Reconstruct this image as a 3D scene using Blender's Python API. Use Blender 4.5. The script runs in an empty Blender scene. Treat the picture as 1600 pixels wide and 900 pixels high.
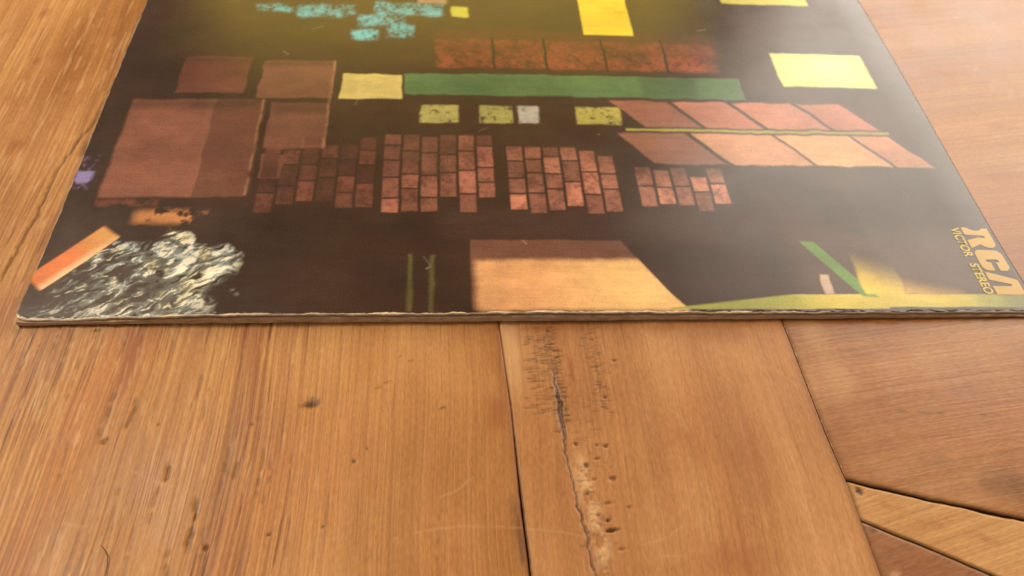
import bpy, bmesh, math
import numpy as np
from mathutils import Matrix, Vector

# ------------------------------------------------------------------ scene, camera, light
S = bpy.context.scene
COL = S.collection
S.render.resolution_x, S.render.resolution_y = 1024, 576
S.render.engine = 'CYCLES'
S.view_settings.view_transform = 'Standard'
S.view_settings.look = 'None'
S.view_settings.exposure = 0.12
S.view_settings.gamma = 1.0
S.view_settings.use_curve_mapping = False

# world units: metres; origin = front left corner of the sleeve, X along its front edge, Y away, Z up
cam_d = bpy.data.cameras.new('camera')
cam = bpy.data.objects.new('camera', cam_d)
COL.objects.link(cam)
cam.matrix_world = Matrix(((0.99659878, 0.00508139, -0.0822499, 0.12320563),
                           (-0.05594094, 0.77460569, -0.62996559, -0.14467237),
                           (0.06051014, 0.63242407, 0.77225534, 0.19364295),
                           (0, 0, 0, 1)))
cam_d.sensor_width = 36.0
cam_d.lens = 36.0 * 1250.0 / 1600.0
cam_d.clip_start = 0.01
cam_d.clip_end = 50
cam_d.dof.use_dof = True
cam_d.dof.focus_distance = 0.226
cam_d.dof.aperture_fstop = 19.0
S.camera = cam

W = bpy.data.worlds.new('World')
S.world = W
W.use_nodes = True
bg = W.node_tree.nodes['Background']
bg.inputs['Color'].default_value = (1.0, 0.86, 0.70, 1)
bg.inputs['Strength'].default_value = 0.26

def area(name, loc, target, sx, sy, power, col):
    d = bpy.data.lights.new(name, 'AREA')
    d.shape = 'RECTANGLE'; d.size = sx; d.size_y = sy; d.energy = power; d.color = col
    o = bpy.data.objects.new(name, d); COL.objects.link(o)
    o.location = loc
    o.rotation_euler = (Vector(target) - Vector(loc)).to_track_quat('-Z', 'Y').to_euler()
    return o
# window behind to the right, a warm ceiling lamp glow above, an unseen yellowish light panel added across the table for sheen on the sleeve
area('window_light', (1.25, 1.15, 0.85), (0.2, 0.1, 0.0), 1.0, 1.1, 19.0, (1.0, 0.90, 0.76))
area('ceiling_light', (-0.75, 0.60, 1.45), (0.1, 0.05, 0.0), 0.5, 0.5, 20.0, (1.0, 0.83, 0.60))
area('far_sheen_panel', (0.14, 1.05, 0.36), (0.14, 0.2, 0.36), 0.80, 0.56, 3.4, (1.0, 0.72, 0.08))

# ------------------------------------------------------------------ numeric helpers
def hash2(ix, iy, seed):
    h = (ix.astype(np.int64) * 374761393 + iy.astype(np.int64) * 668265263 + seed * 1442695041) & 0xffffffff
    h = ((h ^ (h >> 13)) * 1274126177) & 0xffffffff
    return ((h ^ (h >> 16)) & 0xffff) / 65535.0
def vnoise(x, y, seed=0):
    ix = np.floor(x); iy = np.floor(y)
    fx = x - ix; fy = y - iy
    fx = fx * fx * (3 - 2 * fx); fy = fy * fy * (3 - 2 * fy)
    a = hash2(ix, iy, seed); b = hash2(ix + 1, iy, seed)
    c = hash2(ix, iy + 1, seed); d = hash2(ix + 1, iy + 1, seed)
    return (a * (1 - fx) + b * fx) * (1 - fy) + (c * (1 - fx) + d * fx) * fy
def fbm(x, y, seed=0, o=4):
    s = 0; a = .5; t = 0
    for i in range(o):
        s = s + a * vnoise(x * 2 ** i, y * 2 ** i, seed + 17 * i); t += a; a *= .5
    return s / t
def sstep(e0, e1, x):
    t = np.clip((x - e0) / (e1 - e0), 0, 1)
    return t * t * (3 - 2 * t)
def lin(r, g, b):
    f = lambda c: (c / 255 / 12.92) if c / 255 <= .04045 else ((c / 255 + .055) / 1.055) ** 2.4
    return np.array([f(r), f(g), f(b)])
def seg_dist(X, Y, pts):
    best = np.full(X.shape, 1e9); par = np.zeros(X.shape); n = len(pts) - 1
    for i in range(n):
        (ax, ay), (bx, by) = pts[i], pts[i + 1]
        dx, dy = bx - ax, by - ay
        t = np.clip(((X - ax) * dx + (Y - ay) * dy) / (dx * dx + dy * dy), 0, 1)
        d = np.hypot(X - ax - t * dx, Y - ay - t * dy)
        m = d < best
        best = np.where(m, d, best); par = np.where(m, (i + t) / n, par)
    return best, par

def link(name, me, mat, parent=None):
    o = bpy.data.objects.new(name, me); COL.objects.link(o)
    for m in (mat if isinstance(mat, (list, tuple)) else [mat]): me.materials.append(m)
    if parent: o.parent = parent
    return o
def thing(name, label, cat):
    o = bpy.data.objects.new(name, None); COL.objects.link(o)
    o.empty_display_size = .02
    o['label'] = label; o['category'] = cat
    return o

def slab(name, X, Y, ZT, ZB, mats, parent, attrs=None, side_slot=0, bottom_same=True):
    """closed slab from grids X,Y (ny,nx) in mm, top ZT, bottom ZB (mm)"""
    ny, nx = X.shape
    n = nx * ny
    # bottom only as an outline fan: use a coarse copy of the border
    top = np.stack([X, Y, ZT], -1).reshape(-1, 3)
    idx = np.arange(n).reshape(ny, nx)
    quads = np.stack([idx[:-1, :-1], idx[:-1, 1:], idx[1:, 1:], idx[1:, :-1]], -1).reshape(-1, 4)
    ring = np.concatenate([idx[0, :], idx[1:, -1], idx[-1, -2::-1], idx[-2:0:-1, 0]])
    zb = np.broadcast_to(ZB, X.shape).reshape(-1)
    low = top[ring].copy(); low[:, 2] = zb[ring]
    m = len(ring)
    lid = n + np.arange(m)
    side = np.stack([lid, np.roll(lid, -1), np.roll(ring, -1), ring], -1)
    verts = np.concatenate([top, low]) * .001
    faces = quads.tolist() + side.tolist() + [lid[::-1].tolist()]
    me = bpy.data.meshes.new(name)
    me.from_pydata(verts.tolist(), [], faces)
    mi = np.zeros(len(faces), dtype=np.int32); mi[len(quads):] = side_slot
    me.polygons.foreach_set('material_index', mi)
    sm = np.zeros(len(faces), dtype=bool); sm[:len(quads)] = True
    me.polygons.foreach_set('use_smooth', sm)
    for an, arr in (attrs or {}).items():
        if arr.ndim == 3:
            a = me.attributes.new(an, 'FLOAT_COLOR', 'POINT')
            full = np.concatenate([arr.reshape(-1, 3), arr.reshape(-1, 3)[ring]])
            full = np.concatenate([full, np.ones((len(full), 1))], 1)
            a.data.foreach_set('color', full.astype(np.float32).ravel())
        else:
            a = me.attributes.new(an, 'FLOAT', 'POINT')
            full = np.concatenate([arr.ravel(), arr.ravel()[ring]])
            a.data.foreach_set('value', full.astype(np.float32))
    me.update()
    return link(name, me, mats, parent)

# ------------------------------------------------------------------ materials
def new_mat(name):
    m = bpy.data.materials.new(name); m.use_nodes = True
    nt = m.node_tree
    return m, nt, nt.nodes['Principled BSDF']
def N(nt, t, **kw):
    n = nt.nodes.new(t)
    for k, v in kw.items():
        if k in n.inputs: n.inputs[k].default_value = v
        else: setattr(n, k, v)
    return n
def mapping(nt, src, scale, loc=(0, 0, 0), rot=0):
    mp = N(nt, 'ShaderNodeMapping')
    mp.inputs['Scale'].default_value = scale; mp.inputs['Location'].default_value = loc
    mp.inputs['Rotation'].default_value = (0, 0, rot)
    nt.links.new(src, mp.inputs['Vector'])
    return mp.outputs['Vector']
def noise(nt, vec, scale, detail=3, rough=.55, dist=0):
    n = N(nt, 'ShaderNodeTexNoise')
    n.inputs['Scale'].default_value = scale; n.inputs['Detail'].default_value = detail
    n.inputs['Roughness'].default_value = rough; n.inputs['Distortion'].default_value = dist
    nt.links.new(vec, n.inputs['Vector'])
    return n.outputs['Fac']
def ramp(nt, src, stops):
    r = N(nt, 'ShaderNodeValToRGB')
    e = r.color_ramp.elements
    while len(e) < len(stops): e.new(.5)
    for el, (p, c) in zip(e, stops):
        el.position = p
        el.color = (c[0], c[1], c[2], 1) if hasattr(c, '__len__') else (c, c, c, 1)
    nt.links.new(src, r.inputs['Fac'])
    return r.outputs['Color']
def mix(nt, mode, fac, a, b):
    m = N(nt, 'ShaderNodeMix', data_type='RGBA', blend_type=mode)
    for sock, v in ((m.inputs[0], fac), (m.inputs[6], a), (m.inputs[7], b)):
        if hasattr(v, 'is_linked'): nt.links.new(v, sock)
        elif isinstance(v, (int, float)): sock.default_value = v
        else: sock.default_value = (*v, 1)
    return m.outputs[2]
def math_(nt, op, a, b):
    m = N(nt, 'ShaderNodeMath', operation=op)
    for i, v in enumerate((a, b)):
        if hasattr(v, 'is_linked'): nt.links.new(v, m.inputs[i])
        else: m.inputs[i].default_value = v
    return m.outputs[0]

def wood(name, c_lo, c_mid, c_hi, rot, seed, streak=1.0, rough=.45, band=1.0):
    """old oiled pine; grain runs along local Y turned by rot"""
    m, nt, p = new_mat(name)
    co = N(nt, 'ShaderNodeTexCoord').outputs['Object']
    off = (seed * 1.7, seed * 2.3, seed)
    # slow waviness of the grain
    wv = noise(nt, mapping(nt, co, (9, 5, 1), off), 1.0, 2)
    wob = N(nt, 'ShaderNodeCombineXYZ')
    nt.links.new(math_(nt, 'MULTIPLY', math_(nt, 'SUBTRACT', wv, .5), .018 * (1 if abs(rot) < .7 else .35)), wob.inputs['X' if abs(rot) < .7 else 'Y'])
    va = N(nt, 'ShaderNodeVectorMath', operation='ADD')
    nt.links.new(co, va.inputs[0]); nt.links.new(wob.outputs[0], va.inputs[1])
    v = mapping(nt, va.outputs[0], (1, 1, 1), (0, 0, 0), rot)
    broad = noise(nt, mapping(nt, v, (38, 3.2, 1), off), 1.0, 3, .6)
    med = noise(nt, mapping(nt, v, (300, 4.5, 1), off), 1.0, 3, .6)
    fine = noise(nt, mapping(nt, v, (1150, 13, 1), off), 1.0, 3, .6)
    pores = noise(nt, mapping(nt, v, (800, 30, 1), (seed * 3.1, seed, 0)), 1.0, 2, .5)
    cloud = noise(nt, mapping(nt, co, (26, 17, 1), off), 1.0, 4, .6)
    hue = noise(nt, mapping(nt, v, (30, 7, 1), (seed * 5.1, seed * .3, 0)), 1.0, 2, .5)
    tiny = noise(nt, mapping(nt, v, (1900, 500, 1), off), 1.0, 2, .5)
    f = math_(nt, 'ADD', math_(nt, 'MULTIPLY', broad, .55 * band), math_(nt, 'MULTIPLY', cloud, .45))
    base = ramp(nt, f, [(.32, c_lo), (.49, c_mid), (.66, c_hi)])
    gr = N(nt, 'ShaderNodeAttribute', attribute_name='grain').outputs['Fac']
    patchy = math_(nt, 'MULTIPLY', gr, ramp(nt, noise(nt, mapping(nt, co, (22, 9, 1), (seed, 3, 1)), 1.0, 2), [(.35, .45), (.6, 1.0)]))
    gs = lambda k: math_(nt, 'MULTIPLY', patchy, k * streak)
    base = mix(nt, 'MULTIPLY', gs(.72), base, ramp(nt, med, [(.34, (.60, .50, .40)), (.52, 1.0)]))
    base = mix(nt, 'SOFT_LIGHT', gs(.9), base, ramp(nt, fine, [(.30, .12), (.70, .88)]))
    base = mix(nt, 'MULTIPLY', gs(.95), base, ramp(nt, pores, [(.29, (.36, .23, .14)), (.36, 1.0)]))
    base = mix(nt, 'MULTIPLY', .5, base, ramp(nt, hue, [(.56, 1.0), (.74, (.93, .66, .48))]))
    base = mix(nt, 'SOFT_LIGHT', .35, base, ramp(nt, tiny, [(.25, .2), (.75, .8)]))
    fl = noise(nt, mapping(nt, v, (620, 75, 1), (seed * 7.3, seed * 1.9, 2)), 1.0, 2, .5)
    base = mix(nt, 'MIX', math_(nt, 'MULTIPLY', gs(.5), ramp(nt, fl, [(.62, 0.0), (.72, 1.0)])), base, (.72, .44, .19))
    # marks that belong to this piece of wood: dirt, red stain, pale wear
    for an, colr in (('dirt', (.040, .020, .009)), ('red_stain', (.30, .085, .022)), ('pale_wear', (.66, .40, .19))):
        a = N(nt, 'ShaderNodeAttribute', attribute_name=an)
        base = mix(nt, 'MIX', a.outputs['Fac'], base, colr)
    nt.links.new(base, p.inputs['Base Color'])
    hgt = math_(nt, 'ADD', math_(nt, 'MULTIPLY', fine, .6 * streak),
                math_(nt, 'ADD', math_(nt, 'MULTIPLY', med, .7 * streak), math_(nt, 'MULTIPLY', tiny, .07)))
    b = N(nt, 'ShaderNodeBump'); b.inputs['Strength'].default_value = .6; b.inputs['Distance'].default_value = .0005
    nt.links.new(hgt, b.inputs['Height']); nt.links.new(b.outputs[0], p.inputs['Normal'])
    rr = ramp(nt, cloud, [(.3, rough - .08), (.7, rough + .1)])
    nt.links.new(rr, p.inputs['Roughness'])
    p.inputs['Specular IOR Level'].default_value = .36
    return m

A1, A2, A3 = (.32, .120, .028), (.45, .197, .056), (.58, .290, .099)
wood_left = wood('wood_streaked_pine', A1, A2, A3, 0.0, 1.0, .82, .46)
wood_mid = wood('wood_smooth_pine', (.33, .126, .040), (.46, .205, .072), (.59, .295, .120), -.01, 4.2, .30, .44)
wood_right = wood('wood_reddish_pine', (.28, .112, .042), (.40, .175, .066), (.52, .26, .108), 1.42, 7.7, .28, .31)
wood_strip = wood('wood_pale_pine', (.48, .23, .075), (.56, .29, .105), (.62, .34, .135), 1.30, 2.9, .42, .46)
wood_dark = wood('wood_brown_pine', (.24, .092, .036), (.33, .135, .05), (.42, .19, .072), 1.30, 9.4, .25, .46)

# cardboard
card, nt, p = new_mat('raw_cardboard')
co = N(nt, 'ShaderNodeTexCoord').outputs['Object']
c1 = noise(nt, mapping(nt, co, (260, 900, 900)), 1.0, 4, .6)
nt.links.new(ramp(nt, c1, [(.3, (.42, .27, .16)), (.5, (.56, .39, .25)), (.72, (.68, .52, .36))]), p.inputs['Base Color'])
p.inputs['Roughness'].default_value = .9; p.inputs['Specular IOR Level'].default_value = .2
b = N(nt, 'ShaderNodeBump'); b.inputs['Strength'].default_value = .6; b.inputs['Distance'].default_value = .0003
nt.links.new(c1, b.inputs['Height']); nt.links.new(b.outputs[0], p.inputs['Normal'])
card_white, nt, p = new_mat('frayed_paper_edge')
co = N(nt, 'ShaderNodeTexCoord').outputs['Object']
c1 = noise(nt, mapping(nt, co, (330, 1500, 1500)), 1.0, 4, .6)
nt.links.new(ramp(nt, c1, [(.3, (.50, .36, .24)), (.5, (.68, .54, .40)), (.7, (.80, .70, .57))]), p.inputs['Base Color'])
p.inputs['Roughness'].default_value = .9; p.inputs['Specular IOR Level'].default_value = .2

# printed front: ink colour per point, satin lamination
prt, nt, p = new_mat('printed_cover')
a = N(nt, 'ShaderNodeAttribute', attribute_name='ink')
co = N(nt, 'ShaderNodeTexCoord').outputs['Object']
g = noise(nt, mapping(nt, co, (1700, 1700, 1)), 1.0, 2, .5)
sc = noise(nt, mapping(nt, co, (40, 40, 1)), 1.0, 5, .65)
ink = mix(nt, 'SOFT_LIGHT', .35, a.outputs['Color'], ramp(nt, g, [(.25, .1), (.75, .9)]))
nt.links.new(ink, p.inputs['Base Color'])
rg = math_(nt, 'ADD', math_(nt, 'MULTIPLY', sc, .22), .14)
aw = N(nt, 'ShaderNodeAttribute', attribute_name='wear')
nt.links.new(math_(nt, 'ADD', rg, math_(nt, 'MULTIPLY', aw.outputs['Fac'], .5)), p.inputs['Roughness'])
p.inputs['Specular IOR Level'].default_value = .42
b = N(nt, 'ShaderNodeBump'); b.inputs['Strength'].default_value = .10; b.inputs['Distance'].default_value = .00006
nt.links.new(noise(nt, mapping(nt, co, (900, 900, 1)), 1.0, 3, .6), b.inputs['Height']); nt.links.new(b.outputs[0], p.inputs['Normal'])

logo_m, nt, p = new_mat('printed_logo_ink')
p.inputs['Base Color'].default_value = (.58, .34, .06, 1); p.inputs['Roughness'].default_value = .33
logo_s, nt, p = new_mat('printed_small_lettering_ink')
p.inputs['Base Color'].default_value = (.62, .47, .06, 1); p.inputs['Roughness'].default_value = .33
hair_m, nt, p = new_mat('dark_hair')
p.inputs['Base Color'].default_value = (.03, .018, .012, 1); p.inputs['Roughness'].default_value = .45

# ------------------------------------------------------------------ the table
table = thing('wooden_table', 'old orange-brown pine table top of wide worn planks under the record sleeve', 'table')
table.location = (0.15, 0.05, -0.030)

def axis(*spans):
    out = []
    for a, b, s in spans:
        n = max(1, int(round((b - a) / s)))
        out += list(np.linspace(a, b, n, endpoint=False))
    out.append(spans[-1][1])
    return np.array(out)
def rise(x0, x1, w, X):   # rounded arris: drop near plank edges
    d = np.minimum(X - x0, (x1 - X) * 2.0)
    return -np.clip(1 - d / w, 0, 1) ** 2 * .5 * w * (.6 + .8 * fbm(X / 9, X * 0, 6, 2))

def plank(name, left, right, xs, ys, mat, marks, arris=.8, front_back=None, step=0.0, grain=lambda X, Y: 1.0 + 0 * X):
    """left/right: functions of y (mm) for the long edges; xs in 0..1"""
    T, Yg = np.meshgrid(xs, ys)
    if front_back:
        f0, f1 = front_back
        X = T; lo = f0(X); hi = f1(X); Y = lo + (hi - lo) * Yg
        L = left(Y); R = right(Y)
        X = np.maximum(X, L)
        d1 = (Y - lo); d2 = hi - Y
        Z = -np.clip(1 - np.minimum(d1, d2) / arris, 0, 1) ** 2 * .45 * arris
        Z = Z - np.clip(1 - (X - L) / arris, 0, 1) ** 2 * .12 * arris
    else:
        Y = Yg; L = left(Y); R = right(Y)
        X = L + (R - L) * T
        Z = rise(L, R, arris, X)
    Z = Z + (fbm(X / 22, Y / 60, 5) - .5) * .22 + (fbm(X / 3, Y / 20, 8) - .5) * .05
    dirt = np.zeros(X.shape); red = np.zeros(X.shape); pale = np.zeros(X.shape)
    dirt, red, pale, Z = marks(X, Y, L, R, dirt, red, pale, Z)
    o = slab(name, X - 150, Y - 50, Z + 30 + step, np.float64(30 - 26), mat, table,
             {'grain': grain(X, Y), 'dirt': np.clip(dirt, 0, 1), 'red_stain': np.clip(red, 0, 1), 'pale_wear': np.clip(pale, 0, 1)})
    return o

def line(pts):
    ys = [q[1] for q in pts][::-1]; xs = [q[0] for q in pts][::-1]
    return lambda y: np.interp(y, ys, xs)
seamA = line([(137.6, 420), (139.2, 0), (141.2, -30.5), (142.0, -57), (143.1, -77), (147, -260)])
seamB = line([(220, 420), (227.5, 0), (229.2, -40), (230.6, -56), (231.0, -80), (235, -260)])
wob = lambda y, a, s, sd: (fbm(y / s, y * 0, sd, 3) - .5) * a

def spot(X, Y, x, y, rx, ry, ang=0, sd=0, soft=.5, jag=.6):
    c, s = math.cos(ang), math.sin(ang)
    u = ((X - x) * c + (Y - y) * s) / rx; v = (-(X - x) * s + (Y - y) * c) / ry
    r = np.hypot(u, v) + (fbm(X / (min(rx, ry) * .8), Y / (min(rx, ry) * .8), sd) - .5) * jag
    return 1 - sstep(1 - soft, 1 + soft * .2, r)

def marks_left(X, Y, L, R, dirt, red, pale, Z):
    # dark dent
    k = spot(X, Y, 85.6, -27.6, 3.6, 2.0, .25, 3, .8, 1.3)
    dirt = np.maximum(dirt, k * .92); Z = Z - k * .35
    for x, y, r in [(98.9, -45.2, .65), (65.0, -67.4, .8), (22.6, -1.6, .75), (33.6, -38, .8), (34.2, -37.2, .6), (79.5, -64.5, .5), (92.5, -63, .35), (46.5, -33, .45), (71.2, -33.5, .5), (102, -41.5, .3)]:
        k = spot(X, Y, x, y, r, r, 0, int(x), .6, .7)
        dirt = np.maximum(dirt, k * .9); Z = Z - k * .3
    for x, y, rx, ry, an in [(104, -22.6, 1.4, .35, .35), (106.6, -20.8, 1.3, .3, .4), (122, -29.5, 1.3, .5, .5), (110, -12, 1.2, .3, .5), (113, -13.6, 1.4, .3, .1)]:
        dirt = np.maximum(dirt, spot(X, Y, x, y, rx, ry, an, int(y), .7, .7) * .6)
    # short dark fissures along the grain
    for i, (x, y0, y1, w, a) in enumerate([(38.8, -24, -35.5, .40, .8), (32.5, -20, -40, .45, .5), (52.0, -43.5, -51, .42, .85), (60.4, -53, -70, .65, .75),
            (50.3, -50, -64, .35, .45), (58.0, -20, -34, .3, .55), (54.8, -16, -30, .34, .55), (36.0, -2, -15, .3, .4), (30.5, -3, -14, .32, .45),
            (75.5, -40, -57, .34, .5), (77.3, -42, -60, .34, .5), (66, -36, -55, .5, .4), (69, -44, -50, .5, .5), (47, -60, -78, .3, .4), (41, -49, -66, .25, .35),
            (25, -36, -52, .25, .4), (28, -44, -64, .25, .35), (57, -67, -79, .45, .5), (63.5, -58, -72, .3, .4), (73, -64, -78, .3, .4), (83, -38, -70, .28, .3),
            (16, 3, -24, .35, .4), (21, -4, -30, .3, .4), (12, 4, -10, .4, .4), (8, 2, -20, .35, .35), (91, -56, -75, .25, .3), (105, -50, -76, .25, .3), (121, -58, -80, .3, .3)]):
        xx = x + (fbm(Y / 7, Y * 0 + i, 40 + i, 2) - .5) * 1.4
        t = (y0 - Y) / (y0 - y1)
        env = sstep(0, .18, t) * (1 - sstep(.75, 1, t))
        brk = sstep(.28, .5, fbm(X / .8, Y / 2.2, 90 + i, 2))
        k = np.exp(-((X - xx) / w) ** 2) * env * brk
        dirt = np.maximum(dirt, k * a); Z = Z - k * .22 * a / .5
    # reddish stains along the grain
    for i, (x, y0, y1, w, a) in enumerate([(35.3, -2, -27, 1.9, .75), (67, 2, -22, 3.2, .45), (70, -10, -48, 2.2, .35), (104, -36, -60, 1.8, .25), (3, 30, -6, 2.2, .6), (-6, 24, -20, 3, .5), (137.5, -24, -40, 2.6, .55), (20, -60, -80, 2, .3)]):
        t = (y0 - Y) / (y0 - y1)
        env = sstep(0, .3, t) * (1 - sstep(.6, 1, t))
        k = np.exp(-((X - x - (fbm(Y / 12, Y * 0, 60 + i, 2) - .5) * 3) / w) ** 2) * env * (.5 + fbm(X / .5, Y / 14, 70 + i, 3))
        red = np.maximum(red, np.clip(k, 0, 1) * a)
    # worn grime next to the seam at the front
    k = np.exp(-((R - X) / 2.4) ** 2) * sstep(-54, -60, Y) * (1 - sstep(-72, -77, Y))
    dirt = np.maximum(dirt, np.clip(k * 1.2 * fbm(X / 1.3, Y / 5, 12), 0, 1))
    red = np.maximum(red, np.exp(-((R - X) / 1.0) ** 2) * .6)
    # pale fibres and scratches
    k = sstep(.66, .80, fbm(X / .55, Y / 14, 21, 2)) * sstep(90, 20, X) * .45
    pale = np.maximum(pale, k)
    for i, pts in enumerate([[(110, -66.5), (118, -64.6), (126, -63.8), (136, -64.2), (143, -64.8)], [(120, -56.5), (126, -54), (130, -50.5)], [(30, -60), (34, -61.2), (38, -60.6)], [(40, -45), (50, -50), (58, -52.5)]]):
        d, t = seg_dist(X, Y, pts)
        pale = np.maximum(pale, np.exp(-(d / .3) ** 2) * .28 * sstep(.3, .6, fbm(X / 2, Y / 2, 31 + i)))
    # the long split left of the sleeve
    pts = [(-16, 2), (-10.6, 17.5), (-9.2, 32), (-8.2, 46), (-8.6, 58), (-8.2, 68), (-6.0, 78), (-3.2, 89), (-2, 105)]
    d, t = seg_dist(X + (fbm(Y / 4, Y * 0, 77, 3) - .5) * 1.2, Y, pts)
    w = .28 + .30 * fbm(Y / 9, Y * 0, 78)
    k = np.exp(-(d / w) ** 2)
    dirt = np.maximum(dirt, k * .75 * sstep(110, 80, Y)); Z = Z - k * .8 * sstep(112, 90, Y)
    pale = np.maximum(pale, np.exp(-((d - 1.0) / .5) ** 2) * .35 * fbm(X, Y / 10, 79))
    # knots far left
    for x, y, r in [(-33, 127, 2.2), (-17, 108, 1.6), (-25, 78, 3), (-26, 141, 2.2), (-40, 160, 2.6), (-9, 146, 1.6), (-12, 70, 1.4)]:
        red = np.maximum(red, spot(X, Y, x, y, r, r * 1.8, 0, int(y), .9, .8) * .7)
    k = spot(X, Y, -1.5, 77, 2.6, 6, .1, 9, .8, .8)
    dirt = np.maximum(dirt, k * .55)
    # grime where the arris meets the joint
    dirt = np.maximum(dirt, np.exp(-((R - X) / .55) ** 2) * (.35 + .55 * fbm(X, Y / 6, 15)))
    return dirt, red, pale, Z

plank('plank', lambda y: -330 + y * 0, lambda y: seamA(y) - .02 - np.abs(wob(y, .25, 5, 1)) * (1 - sstep(-40, -10, y)),
      np.concatenate([np.linspace(0, .545, 40, endpoint=False), np.linspace(.545, 1, 420)]),
      axis((-260, -88, 8), (-88, 6, .45), (6, 190, 1.0), (190, 420, 8)), wood_left, marks_left, grain=lambda X, Y: .42 + .75 * (1 - sstep(62, 112, X)) - .35 * (1 - sstep(-20, -2, X)))

def marks_mid(X, Y, L, R, dirt, red, pale, Z):
    # worm-eaten, saw-torn band with short cross ticks
    rng = np.random.default_rng(5)
    def ticks(n, cx, sx, y0, y1, a, wmin=.5, wmax=1.8):
        nonlocal dirt, Z
        for i in range(n):
            y = rng.uniform(y0, y1); x = cx(y) + rng.normal(0, sx); w = rng.uniform(wmin, wmax); h = rng.uniform(.12, .3); sl = rng.normal(.02, .06)
            m = (np.abs(X - x) < w * 2.2) & (np.abs(Y - y) < 1.6)
            k = np.exp(-((X[m] - x) / w) ** 4 - ((Y[m] - y - sl * (X[m] - x)) / h) ** 2) * a * rng.uniform(.4, 1)
            dirt[m] = np.maximum(dirt[m], k); Z[m] -= k * .18
    ticks(150, lambda y: 150.8, 2.6, -32, -1, .62)
    ticks(150, lambda y: 154.3 + (y + 2) * -.03, 1.0, -38, -2, .9, .4, 1.3)
    ticks(80, lambda y: 166.3 + (y + 2) * -.05, 1.2, -32, -2, .65, .4, 1.2)
    ticks(26, lambda y: 160, 2.6, -42, -20, .35)
    ticks(34, lambda y: 161.0, 3.6, -74, -34, .4, .4, 1.0)
    # ghost lines along the grain
    for i, (x, a) in enumerate([(149, .18), (151.4, .2), (153.4, .3), (156, .25), (164.6, .25), (166.2, .34), (168, .28), (170, .16), (174, .12)]):
        k = np.exp(-((X - x - (Y + 5) * -.04) / .28) ** 2) * sstep(-36, -24, Y) * fbm(X * 0, Y / 3, 130 + i)
        dirt = np.maximum(dirt, k * a * 1.2)
    # the open crack
    pts = [(153.6, -12), (154.2, -20), (155.0, -27), (155.3, -36), (155.4, -46), (157.0, -58), (158.2, -68), (159.2, -78), (160.5, -95)]
    d, t = seg_dist(X + (fbm(Y / 2.2, Y * 0, 50, 3) - .5) * 1.3, Y, pts)
    w = .6 * (.34 + .75 * np.exp(-((Y + 31) / 9) ** 2) + .22 * np.exp(-((Y + 66) / 12) ** 2)) * (.6 + .8 * fbm(X / .9, Y / 1.2, 51))
    k = np.exp(-(d / w) ** 2) * sstep(-13, -24, Y)
    dirt = np.maximum(dirt, np.clip(k * (.35 + 1.3 * fbm(X / 1.6, Y / 1.8, 53) + .25 * np.exp(-((Y + 30) / 9) ** 2)), 0, 1) * .85); Z = Z - k * .75 * (.4 + fbm(X, Y / 3, 54))
    # pale splintered ledge right of the crack, with pits
    xr = np.interp(-Y, [40, 48, 58, 68, 78], [158.2, 158.5, 160.2, 161.2, 162.6])
    k = np.exp(-((X - xr) / 1.9) ** 2) * sstep(-42, -50, Y) * (1 - sstep(-72, -80, Y)) * sstep(.28, .6, fbm(X / 1.5, Y / 3.0, 55))
    pale = np.maximum(pale, k * .75); Z = Z + k * .6 - sstep(.6, .7, fbm(X / 1.0, Y / .8, 56)) * k * .5
    for x, y, rx, ry, a in [(160.3, -48, 1.0, .9, .85), (158.3, -41.5, .9, .6, .6), (164.0, -42, .6, .4, .5), (166.3, -42.4, 1.0, .7, .6), (163.5, -46, 1.0, .4, .45), (162.0, -52, .8, .5, .45),
            (167.0, -52, 1.1, .9, .5), (165.0, -66, 2.0, .55, .9), (164.2, -63.5, 1.0, .6, .7), (164.8, -58.8, 1.4, .6, .4), (160.2, -56, .9, .35, .7), (161.6, -62, .8, .4, .5), (166.5, -71, 1.4, .5, .4), (170, -60, .9, .4, .4), (172.6, -14.5, 1.1, .55, .5), (168.2, -27, 1.0, .5, .5)]:
        q = spot(X, Y, x, y, rx, ry, .15, int(x * 3), .7, 1.0)
        dirt = np.maximum(dirt, q * a); Z = Z - q * .9 * a
    q = spot(X, Y, 159.5, -18, .8, 6, .03, 4, .8, .5); red = np.maximum(red, q * .7)
    for x, y, rx, ry, a in [(187, -40, 7, 14, .28), (208, -50, 8, 16, .25), (205, -5, 14, 5, .4), (190, -3, 9, 3, .35), (152, -2, 7, 3, .45), (195, -75, 16, 6, .35), (181, -58, 4, 12, .22), (216, -30, 5, 14, .2), (150, -38, 3, 6, .3)]:
        red = np.maximum(red, spot(X, Y, x, y, rx, ry, 0, int(x), .95, .9) * a)
    # paler near the left joint towards the sleeve
    pale = np.maximum(pale, np.exp(-((X - L - 2.5) / 2.6) ** 2) * sstep(-38, -6, Y) * .55)
    for i, pts in enumerate([[(143, -64.8), (152, -66), (158, -67.5)], [(172, -70), (178, -68.5), (183, -65.5)], [(186, -31), (189, -34), (190, -38)], [(176, -73), (182, -73.2)]]):
        d, t = seg_dist(X, Y, pts)
        pale = np.maximum(pale, np.exp(-(d / .3) ** 2) * .22)
    dirt = np.maximum(dirt, np.exp(-((X - L) / .6) ** 2) * (.25 + .7 * fbm(X, Y / 5, 16)) * sstep(5, -45, Y))
    dirt = np.maximum(dirt, np.exp(-((R - X) / 1.1) ** 2) * .34)
    return dirt, red, pale, Z
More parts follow.
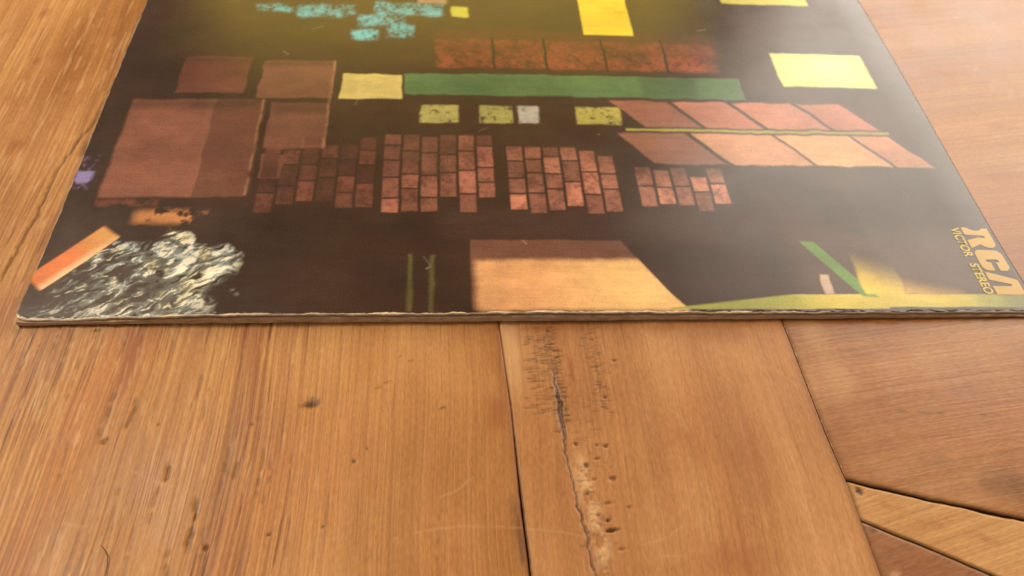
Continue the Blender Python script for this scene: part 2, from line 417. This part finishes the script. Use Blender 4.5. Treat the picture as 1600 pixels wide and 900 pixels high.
plank('plank', lambda y: seamA(y) + .02 + np.abs(wob(y, .4, 4, 2)) * (1 - sstep(-40, -10, y)) + .35 * (1 - sstep(-62, -35, y)), lambda y: seamB(y) - .015,
      np.concatenate([np.linspace(0, .02, 12, endpoint=False), np.linspace(.02, .97, 230, endpoint=False), np.linspace(.97, 1, 14)]), axis((-260, -88, 8), (-88, 5, .36), (5, 420, 6)), wood_mid, marks_mid, step=-.12)

def marks_right(X, Y, L, R, dirt, red, pale, Z):
    dirt = np.maximum(dirt, np.exp(-((X - L) / 1.2) ** 2) * .30)
    # greyish dirty patch near the strip
    dirt = np.maximum(dirt, spot(X, Y, 277, -57, 12, 7, -.3, 3, .95, .8) * .42)
    dirt = np.maximum(dirt, spot(X, Y, 258, -49, 9, 5, -.3, 5, .95, .9) * .16)
    for x, y, rx, ry, an, a in [(236.5, -6, 6, 9, 0, .3), (239, -20, 5, 14, 0, .2)]:
        pale = np.maximum(pale, spot(X, Y, x, y, rx, ry, an, int(x), .95, .8) * a)
    for x, y, rx, ry, a in [(243.5, -19, 1.2, 1.2, .5), (246, -1, 10, 4, .4), (330, 66, 14, 5, .5), (300, -20, 9, 14, .3), (262, -4, 14, 4, .35), (345, 95, 9, 4, .4), (330, 130, 12, 5, .35), (360, 60, 10, 4, .3)]:
        red = np.maximum(red, spot(X, Y, x, y, rx, ry, 0, int(x), .95, .9) * a)
    for i, pts in enumerate([[(252, -17), (258, -17.2), (264, -17)], [(347, 128), (352, 136)], [(350, 118), (356, 126)], [(355, 112), (360, 119)], [(338, 120), (342, 128)]]):
        d, t = seg_dist(X, Y, pts)
        pale = np.maximum(pale, np.exp(-(d / .6) ** 2) * .2)
    d, t = seg_dist(X, Y, [(252, -33), (268, -34.5), (285, -35)])
    dirt = np.maximum(dirt, np.exp(-(d / .22) ** 2) * .35)
    # edge along the strip
    e = Y - strip_top(X)
    dirt = np.maximum(dirt, np.exp(-(e / .75) ** 2) * (.45 + .6 * fbm(X / 3, Y / 2, 33)))
    return dirt, red, pale, Z
strip_top = lambda x: np.interp(x, [225, 232, 251, 275, 660], [-52.6, -54.4, -60.0, -66.5, -165]) + (fbm(x / 5, x * 0, 61, 3) - .5) * .5
strip_bot = lambda x: np.interp(x, [225, 231, 243, 261, 660], [-62.4, -65.2, -71.3, -80.9, -292]) + (fbm(x / 6, x * 0, 62, 3) - .5) * .4
sb = lambda y: seamB(y) + .015
gapw = lambda x: .10 + .5 * fbm(x / 7, x * 0, 63, 2) + .25 * sstep(240, 270, x)
plank('plank', sb, lambda y: 660 + 0 * y, axis((222, 300, .5), (300, 400, 1.5), (400, 660, 8)), np.concatenate([np.linspace(0, .25, 140, endpoint=False), np.linspace(.25, .55, 80, endpoint=False), np.linspace(.55, 1, 20)]),
      wood_right, marks_right, .6, (lambda x: strip_top(x) + gapw(x) * .5, lambda x: 420 + 0 * x), step=-.05)
def marks_strip(X, Y, L, R, dirt, red, pale, Z):
    e1 = strip_top(X) - Y; e2 = Y - strip_bot(X)
    dirt = np.maximum(dirt, np.exp(-(e1 / .45) ** 2) * .8)
    dirt = np.maximum(dirt, np.exp(-(e2 / .6) ** 2) * .5 * (.5 + fbm(X / 4, Y / 4, 35)))
    k = spot(X, Y, 233.2, -57.2, 1.2, 1.5, .3, 8, .8, .9)
    dirt = np.maximum(dirt, k * .85); Z = Z - k * .4
    dirt = np.maximum(dirt, np.exp(-((X - L) / .7) ** 2) * .5)
    for x, y, r in [(250, -67, 5), (262, -71, 6), (241, -62, 4)]:
        red = np.maximum(red, spot(X, Y, x, y, r, r * .3, -.3, int(x), .95, .9) * .3)
    return dirt, red, pale, Z
plank('plank', sb, lambda y: 660 + 0 * y, axis((222, 300, .4), (300, 660, 8)), np.linspace(0, 1, 60), wood_strip, marks_strip, .9,
      (lambda x: strip_bot(x) + gapw(x + 90) * .12, lambda x: strip_top(x) - gapw(x) * .5), step=-.35)
def marks_dark(X, Y, L, R, dirt, red, pale, Z):
    e = strip_bot(X) - Y
    dirt = np.maximum(dirt, np.exp(-(e / .6) ** 2) * .6)
    dirt = np.maximum(dirt, spot(X, Y, 233.5, -67.5, 2.0, 1.6, 0, 8, .9, .8) * .7)
    pale = np.maximum(pale, spot(X, Y, 235, -79.5, 2.0, 1.3, .5, 8, .9, .8) * .5)
    dirt = np.maximum(dirt, np.exp(-((X - L) / .8) ** 2) * .5)
    return dirt, red, pale, Z
plank('plank', sb, lambda y: 660 + 0 * y, axis((222, 300, .5), (300, 660, 8)), np.concatenate([np.linspace(0, .85, 20, endpoint=False), np.linspace(.85, 1, 60)]), wood_dark, marks_dark, 1.0,
      (lambda x: -300 + 0 * x, lambda x: strip_bot(x) - gapw(x + 90) * .12), step=-.6)
# the boards rest on cross battens under the top
bat = bpy.data.meshes.new('batten')
bm = bmesh.new(); bmesh.ops.create_cube(bm, size=1.0)
bmesh.ops.scale(bm, vec=(.95, .06, .03), verts=bm.verts)
bmesh.ops.bevel(bm, geom=bm.edges[:], offset=.003, segments=2, affect='EDGES')
bm.to_mesh(bat); bm.free(); bat.materials.append(wood_dark)
for y in (-.16, .14, .32):
    o = bpy.data.objects.new('batten', bat); COL.objects.link(o); o.parent = table; o.location = (.01, y - .05, -.0125)

# ------------------------------------------------------------------ the record sleeve
sleeve = thing('record_sleeve', 'square cardboard record sleeve, dark printed cover with colour blocks, frayed open edge', 'record sleeve')
SW = 312.5
T_front = lambda x: np.interp(x, [0, 6, 13, 30, 52, 80, 108, 135, 159, 193, 223, 265, 300, 313], [2.6, 2.3, 2.15, 2.9, 3.9, 4.0, 3.7, 3.8, 3.9, 3.4, 3.1, 2.9, 2.3, 2.1])
def ztop(X, Y):
    d = np.clip(Y / 150, 0, 1)
    body = 4.2 + .8 * np.sin(np.pi * X / SW)
    z = T_front(X) * (1 - sstep(0, 1, d)) + body * sstep(0, 1, d)
    e = np.minimum(X, SW - X)
    return z - np.clip(1 - e / 14, 0, 1) ** 2 * .9 * sstep(0, .3, d) + (fbm(X / 45, Y / 45, 3, 2) - .5) * .35 * sstep(3, 30, Y)

xs = axis((0, SW, .33))
ys = axis((0, 1.6, .16), (1.6, 70, .34), (70, 182, .56), (182, SW, 4))
X, Y = np.meshgrid(xs, ys)
# ---- abstract colour-block print
ink = np.empty(X.shape + (3,))
n1 = fbm(X / 30, Y / 30, 200); n2 = fbm(X / 4, Y / 4, 201); n3 = fbm(X / 1.2, Y / 1.2, 202, 3)
wx = X + (fbm(X / 6, Y / 6, 203) - .5) * 1.6; wy = Y + (fbm(X / 6, Y / 6, 204) - .5) * 1.6
ink[:] = lin(56, 35, 23)
ink *= (.85 + .3 * n1)[..., None]
def put(mask, c, var=.35):
    global ink
    cc = lin(*c)[None, None, :] * (1 - var / 2 + var * (.6 * n2 + .4 * n3))[..., None]
    ink = ink * (1 - mask[..., None]) + cc * mask[..., None]
def rect(x0, x1, y0, y1, soft=.5, jig=1.0):
    a = X + (wx - X) * jig; b_ = Y + (wy - Y) * jig
    return sstep(x0 - soft, x0 + soft, a) * (1 - sstep(x1 - soft, x1 + soft, a)) * sstep(y0 - soft, y0 + soft, b_) * (1 - sstep(y1 - soft, y1 + soft, b_))
# large quiet grounds
put(rect(20, 236, 122, 200, 6) * .5, (66, 46, 26))
put(rect(250, 313, 60, 182, 8) * .6, (70, 50, 46))
put(rect(120, 250, 30, 44, 5) * .6, (70, 48, 40))
put(rect(236, 300, 6, 34, 6) * .7, (84, 60, 46))
# brown panels, left
put(rect(10, 57, 50, 100, .8), (124, 78, 62), .4); put(rect(40, 58, 50, 100, .4) * .7, (84, 52, 40))
put(rect(60, 81, 73, 98), (104, 66, 52)); put(rect(54, 81, 101, 124), (112, 72, 56)); put(rect(24, 49, 104, 126), (100, 58, 46))
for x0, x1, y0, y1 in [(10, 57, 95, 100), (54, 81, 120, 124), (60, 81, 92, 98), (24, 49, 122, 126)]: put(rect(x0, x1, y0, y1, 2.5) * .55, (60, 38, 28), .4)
for x0, x1, y0, y1 in [(56.6, 57.3, 50, 100), (80.2, 81.0, 73, 124)]: put(rect(x0, x1, y0, y1, .5, .7) * .6 * sstep(.2, .6, n2), (160, 116, 86), .6)
put(rect(60, 68, 58, 70, .4) * .8, (110, 68, 54))
# pale panel and long green stripe
put(rect(108, 240, 104, 117), (76, 104, 66)); put(rect(200, 222, 104, 117, 2) * .5, (46, 66, 40))
put(rect(84, 107, 101, 116), (190, 172, 106))
# rust-red band above it
put(rect(120, 234, 121, 140, 1.2) * sstep(.15, .75, n2 * .5 + n3 * .5), (128, 60, 40), .7); put(rect(120, 236, 130, 146, 3) * .45, (96, 48, 32))
for x in (142, 163, 187, 212): put(rect(x, x + 1.2, 120, 142, .3), (44, 26, 20), .1)
# small flat squares row
for x0, x1, c in [(114, 128, (150, 142, 84)), (136, 148, (140, 134, 76)), (150, 158, (150, 146, 138)), (172, 189, (150, 140, 72))]:
    put(rect(x0, x1, 88, 98, .6) * sstep(.2, .5, n3 * .6 + n2 * .4), c, .6)
def lean(x0, x1, y0, y1, soft=.5):
    a = wx - (y1 - Y) * .75 + 6
    return sstep(x0 - soft, x0 + soft, a) * (1 - sstep(x1 - soft, x1 + soft, a)) * sstep(y0 - soft, y0 + soft, wy) * (1 - sstep(y1 - soft, y1 + soft, wy))
# rose to peach panels, right
for k, (x0, x1, c) in enumerate([(192, 214, (132, 84, 68)), (216, 238, (168, 106, 86)), (240, 264, (176, 112, 90)), (266, 284, (168, 104, 84))]):
    put(lean(x0, x1, 87, 102, .7), c)
for k, (x0, x1, c) in enumerate([(192, 218, (132, 86, 70)), (220.5, 251, (186, 132, 100)), (252.5, 281, (204, 152, 110)), (282.5, 297, (186, 126, 96))]):
    put(lean(x0, x1, 67, 83.5, .7), c)
put(rect(190, 292, 84.6, 86.0, .35), (150, 140, 60))
# rows of small brick-red tiles
rng = np.random.default_rng(11)
for cx0, cx1, y0, y1, c in [(61, 98, 44, 78, (98, 58, 46)), (102, 141, 45, 80, (148, 92, 76)), (145, 187, 44, 74, (164, 104, 86)), (190, 222, 44, 64, (170, 112, 92))]:
    x = cx0
    while x < cx1 - 3:
        y = y0 + rng.uniform(-3, 5)
        while y < y1 - 3:
            h = rng.uniform(6.0, 11.5)
            v = rng.uniform(.72, 1.12)
            put(rect(x, x + 5.4, y, min(y + h, y1 + 1), .35, .35) * (.55 + .45 * sstep(.2, .6, n3 * .5 + n2 * .5)) * (.5 + .5 * (1 - sstep(y0 + 12, y1, Y))), tuple(q * v for q in c), .8)
            y += h + .8
        x += 6.5
# tan block and thin uprights, front
lean_r = 1 - sstep(-.6, .6, wx - 197 + (Y - 2) * .62)
put(rect(131, 199, 1.5, 30, .5, .5) * lean_r, (104, 68, 54)); put(rect(132.5, 199, 1.2, 21.5, 1.6) * lean_r, (204, 150, 104)); put(rect(132.5, 199, 1.2, 21.3, 1.6) * lean_r * sstep(145, 190, X) * .8, (220, 182, 118))
for x in (111.5, 118.2): put(rect(x, x + 1.5, 1, 24, .6) * .55, (104, 98, 52))
# yellow blocks, upper right
put(rect(258, 297, 113, 135, .8, .6), (244, 238, 140), .15); put(rect(262, 290, 116, 132, 3) * .7, (248, 240, 160), .1)
put(rect(181, 202, 145, 182, .5, .4), (222, 196, 56), .15)
put(rect(246, 286, 172, 182, .6), (196, 188, 90))
# blue stripe dashes, top left
for x0, x1, y0, y1 in [(46, 60, 158, 163), (62, 86, 155, 163), (88, 106, 148, 156), (94, 122, 156, 166), (86, 96, 139, 146), (100, 110, 140, 150)]:
    put(rect(x0, x1, y0, y1, 1.4, 2.5) * sstep(.25, .65, n2 * .5 + n3 * .5), (84, 152, 162), .9)
put(rect(126, 133, 156, 164, .8), (176, 170, 70)); put(rect(112, 124, 166, 171, 1) * .7, (170, 140, 110))
# brushed pale patch with an orange bar in the near left corner
q1 = fbm(X / 7, Y / 5, 221, 4); q2 = fbm(X / 7 + 9, Y / 5 + 4, 222, 4)
rid = 1 - np.abs(2 * fbm((X + 14 * q1) / 6, (Y + 12 * q2) / 3.2, 223, 5) - 1) * 2.2
rid2 = 1 - np.abs(2 * fbm((X * .8 + Y * .6 + 9 * q2) / 9, (-X * .6 + Y * .8 + 6 * q1) / 1.6, 224, 5) - 1) * 2.6
edge = np.hypot((X - 33) / 25, (Y - 16) / 18.5) + (fbm(X / 8, Y / 8, 227, 4) - .5) * .9
patch = np.maximum(1 - sstep(.78, 1.05, edge), rect(5, 54, .8, 5.5, 2.5, 3) * .75)
val = np.clip(.15 + .55 * rid * rid2 + .5 * (fbm(X / 11, Y / 9, 226, 3) - .35) + .12 * (X - 28) / 25, 0, 1)
put(patch * sstep(.10, .35, val), (104, 104, 96), .5)
put(patch * sstep(.30, .55, val) * (.5 + .5 * sstep(.4, .55, q1)), (150, 164, 170), .4)
put(patch * sstep(.30, .55, val) * sstep(.48, .62, q2) * .8, (184, 168, 110), .4)
put(patch * sstep(.42, .7, val), (232, 224, 206), .3)
u = (X - 1) * .64 + (Y - 14) * .77; v = -(X - 1) * .77 + (Y - 14) * .64
bar = sstep(-1, 1, u) * (1 - sstep(26, 28, u)) * sstep(-4.2, -3.6, v) * (1 - sstep(3.4, 4.4, v))
put(bar, (196, 108, 56), .3); put(bar * (1 - sstep(-4, -.5, v)), (226, 184, 142), .2); put(bar * sstep(12, 28, u) * .75, (206, 160, 92), .2)
put(rect(0, 6, 54, 70, 1) * sstep(.35, .6, n2), (124, 112, 160)); put(rect(24, 46, 38, 44, 2) * sstep(.45, .6, n2), (176, 118, 74))
put(rect(6, 30, 46, 49, 1) * sstep(.4, .6, n2) * .7, (120, 66, 48))
# green and yellow bands, near right
gb = rect(192, 313, 1.6, 7.6, .3, .3) * sstep(0, 1, (X - 192) / 30 * 4 + 1.2 - (Y - 1.6))
put(gb, (150, 148, 58)); put(gb * sstep(225, 250, X) * (1 - sstep(282, 300, X)) * .8, (204, 180, 62), .2)
put(gb * sstep(296, 306, X) * .9, (104, 104, 50))
gx = X - 240.5 - (30 - Y) * .62
put(sstep(-.4, .4, gx) * (1 - sstep(4.4, 5.4, gx)) * rect(236, 262, 6.5, 30, .6, .5), (92, 128, 50), .3); put(rect(256.5, 270, 7.4, 26, .8, 1.5) * (1 - sstep(8, 28, Y + (X - 256) * .5)), (212, 182, 60), .4)
put(rect(270, 290, 7.4, 16, 1.2, 2) * (1 - sstep(7, 16, Y + (X - 270) * .25)) * .9, (188, 150, 66), .4)
put(rect(243, 246, 8, 16, .5) * .8, (196, 168, 146), .3)
put(rect(262, 313, 1.2, 2.4, .3, .4), (66, 52, 40), .2)
ink *= (.72 + .9 * fbm(X / 22, Y / 12, 290, 5))[..., None]
ink *= (.9 + .2 * fbm(X / 9, Y / .7, 291, 3))[..., None]
# scuffs: fine pale scratches and dust
rng = np.random.default_rng(3)
wear = np.zeros(X.shape)
for i in range(16):
    x = rng.uniform(10, 300); y = rng.uniform(4, 170); an = rng.uniform(0, 3.14); l = rng.uniform(.4, 5)
    m = (np.abs(X - x) < 7) & (np.abs(Y - y) < 7)
    d, t = seg_dist(X[m], Y[m], [(x, y), (x + l * math.cos(an), y + l * math.sin(an))])
    wear[m] = np.maximum(wear[m], np.exp(-(d / .28) ** 2) * rng.uniform(.05, .22))
# bare paper along worn edges and the rubbed corner
fr = .22 + 1.5 * np.clip(fbm(X / 5, X * 0, 230, 4) - .38, 0, 1) + .5 * np.clip(fbm(X / 1.1, X * 0, 231, 2) - .5, 0, 1)
fr = fr * (1 - .6 * sstep(200, 260, X))
wear = np.maximum(wear, 1 - sstep(fr * .7, fr * 1.15 + .05, Y))
wear = np.maximum(wear, 1 - sstep(.1, .5, X + .5 * n2) * 1)
wear = np.maximum(wear, (1 - sstep(2.2, 3.4, np.hypot(X * 1.7, Y * .9) + 1.6 * n2)))
ink = ink * (1 - wear[..., None]) + (lin(228, 206, 178) * (.75 + .5 * n3[..., None])) * wear[..., None]
# geometry: ragged front edge, frayed lip
jag = .55 + (fbm(X / 2.2, X * 0, 240, 4) - .5) * .5 + (fbm(X / 14, X * 0, 241, 3) - .5) * .5
Yp = Y + jag * np.clip(1 - Y / 3, 0, 1) + .5 * np.clip(1 - Y / 3, 0, 1) * 0
Xp = X + np.clip(1 - X / 2, 0, 1) * (fbm(Y / 4, Y * 0, 242) - .5) * .4
rr = np.clip(2.2 - X, 0, 9) * np.clip(2.2 - Y, 0, 9)      # rounded, knocked corner
Xp = Xp + rr * .14; Yp = Yp + rr * .14
ZT = ztop(X, Y)
ZT = ZT + (fbm(X / 1.6, Y / 1.0, 243, 3) - .5) * .5 * np.clip(1 - Y / 1.3, 0, 1) - np.clip(1 - Y / .5, 0, 1) ** 2 * .12
thick = .55 + .25 * fbm(X / 6, X * 0, 244, 3)
slab('front_panel', Xp, Yp, ZT, ztop(X, Y) - thick, [prt, card_white], sleeve, {'ink': np.clip(ink, 0, 1), 'wear': wear}, side_slot=1)
# back board, a little set back under the overhanging front
xs2 = axis((0, SW, .8)); ys2 = axis((0, 3, .4), (3, SW, 12))
X2, Y2 = np.meshgrid(xs2, ys2)
setb = np.interp(X2, [0, 12, 40, 290, 313], [.05, .05, .1, .1, .05])
Yb = Y2 + (setb + (fbm(X2 / 3, X2 * 0, 250, 3) - .5) * .35 + (fbm(X2 / 20, X2 * 0, 252, 3) - .5) * .4) * np.clip(1 - Y2 / 6, 0, 1)
gap = np.interp(X2, [0, 14, 24, 45, 150, 240, 313], [.02, .05, .25, .65, .6, .6, .4])
lift = np.interp(X2, [0, 4, 12, 30, 60, 290, 313], [.15, .2, .45, .35, .15, .15, .45]) * np.clip(1 - Y2 / 20, 0, 1) + .12
tb = ztop(X2, Y2 * 0) - .72 - gap
tb = tb * (1 - sstep(0, 14, Y2)) + np.minimum(tb, 1.4) * sstep(0, 14, Y2)
o = slab('back_panel', X2 * .998 + .3, Yb, tb + (fbm(X2 / 3, Y2 / 2, 251) - .5) * .15, lift, [card, card], sleeve)
# inner paper bag with the disc bulk inside the opening
X3, Y3 = np.meshgrid(np.linspace(22, SW - 22, 160), axis((22, 300, 13)))
zi = np.maximum(ztop(X3, Y3) - 1.1, 1.62)
slab('inner_sleeve', X3, Y3 + (fbm(X3 / 30, X3 * 0, 260) - .5) * 2, zi, np.float64(1.52), [card], sleeve)

# ---- logo: letters read towards the viewer, tops towards +X
def to_cover(u, v):      # u along reading direction, v up, mm
    x = 300.6 + v; y = 37.2 - u
    z = float(ztop(np.array([[x]]), np.array([[y]]))[0, 0]) + .07
    return Vector((x, y, z)) * .001
def letter(name, poly, mat):
    bm = bmesh.new()
    lo = [bm.verts.new(to_cover(*q)) for q in poly]
    f = bm.faces.new(lo)
    f.normal_update()
    if f.normal.z < 0: f.normal_flip()
    bmesh.ops.triangulate(bm, faces=[f])
    me = bpy.data.meshes.new(name); bm.to_mesh(me); bm.free()
    return link(name, me, mat, sleeve)
def arc(cx, cy, rx, ry, a0, a1, n=7):
    return [(cx + rx * math.cos(math.radians(a0 + (a1 - a0) * i / n)), cy + ry * math.sin(math.radians(a0 + (a1 - a0) * i / n))) for i in range(n + 1)]
R_ = [(0, 0), (3.3, 0), (3.6, 7.0), (4.3, 7.3), (4.7, 6.6), (4.5, 4.4), (6.0, 0), (9.6, 0), (7.7, 3.9)] + arc(6.6, 7.0, 2.6, 3.0, -50, 90) + [(0, 10)]
C_ = arc(12.4, 2.4, 2.2, 2.4, 270, 180) + arc(12.4, 7.6, 2.2, 2.4, 180, 90) + arc(17.2, 7.6, 2.2, 2.4, 90, 0) + [(19.4, 5.9), (15.7, 5.9)] + arc(15.1, 6.7, .6, .7, 0, 180, 5) + arc(15.1, 3.3, .6, .7, 180, 360, 5) + [(15.7, 4.1), (19.4, 4.1)] + arc(17.2, 2.4, 2.2, 2.4, 0, -90)
A_ = [(19.9, 0), (23.2, 10), (29.6, 10), (29.6, 0), (26.0, 0), (26.0, 6.6), (25.5, 7.2), (25.1, 6.6), (23.4, 0)]
for pl in (R_, C_, A_): letter('logo_letter', pl, logo_m)
def small_text(txt, u0, width, v0, h):
    cu = bpy.data.curves.new('small_lettering', 'FONT'); cu.body = txt; cu.size = 1.0; cu.offset = .028
    tmp = bpy.data.objects.new('small_lettering', cu); COL.objects.link(tmp)
    me = bpy.data.meshes.new_from_object(tmp)
    bpy.data.objects.remove(tmp)
    co_ = np.array([v.co[:] for v in me.vertices])
    x0, x1 = co_[:, 0].min(), co_[:, 0].max(); y0, y1 = co_[:, 1].min(), co_[:, 1].max()
    for v, c in zip(me.vertices, co_):
        v.co = to_cover(u0 + (c[0] - x0) / (x1 - x0) * width, v0 + (c[1] - y0) / (y1 - y0) * h) + Vector((0, 0, .00004))
    me.name = 'small_lettering'; me.materials.clear()
    o = link('small_lettering', me, logo_s, sleeve)
    return o
small_text('VICTOR', 0.2, 13.4, -4.1, 3.3)
small_text('STEREO', 16.4, 13.0, -4.1, 3.3)

# ------------------------------------------------------------------ a stray hair on the near left plank
pts = [Vector((.0404, -.0660, .0003)), Vector((.0415, -.0672, .0005)), Vector((.0427, -.0688, .0006)), Vector((.0431, -.0708, .0004)), Vector((.0434, -.0738, .0003))]
bm = bmesh.new(); rings = []
for i, q in enumerate(pts):
    t = (pts[min(i + 1, 4)] - pts[max(i - 1, 0)]).normalized(); s = t.cross(Vector((0, 0, 1))).normalized(); w_ = s.cross(t)
    r = .00010 if 0 < i < 4 else .00005
    rings.append([bm.verts.new(q + (s * math.cos(a) + w_ * math.sin(a)) * r) for a in [k * math.pi / 3 for k in range(6)]])
for a, b_ in zip(rings, rings[1:]):
    for k in range(6): bm.faces.new((a[k], a[(k + 1) % 6], b_[(k + 1) % 6], b_[k]))
bm.faces.new(rings[0][::-1]); bm.faces.new(rings[-1])
for f in bm.faces: f.smooth = True
me = bpy.data.meshes.new('stray_hair'); bm.to_mesh(me); bm.free()
o = link('stray_hair', me, hair_m)
o['label'] = 'short dark bent hair lying on the near left plank of the table'; o['category'] = 'hair'
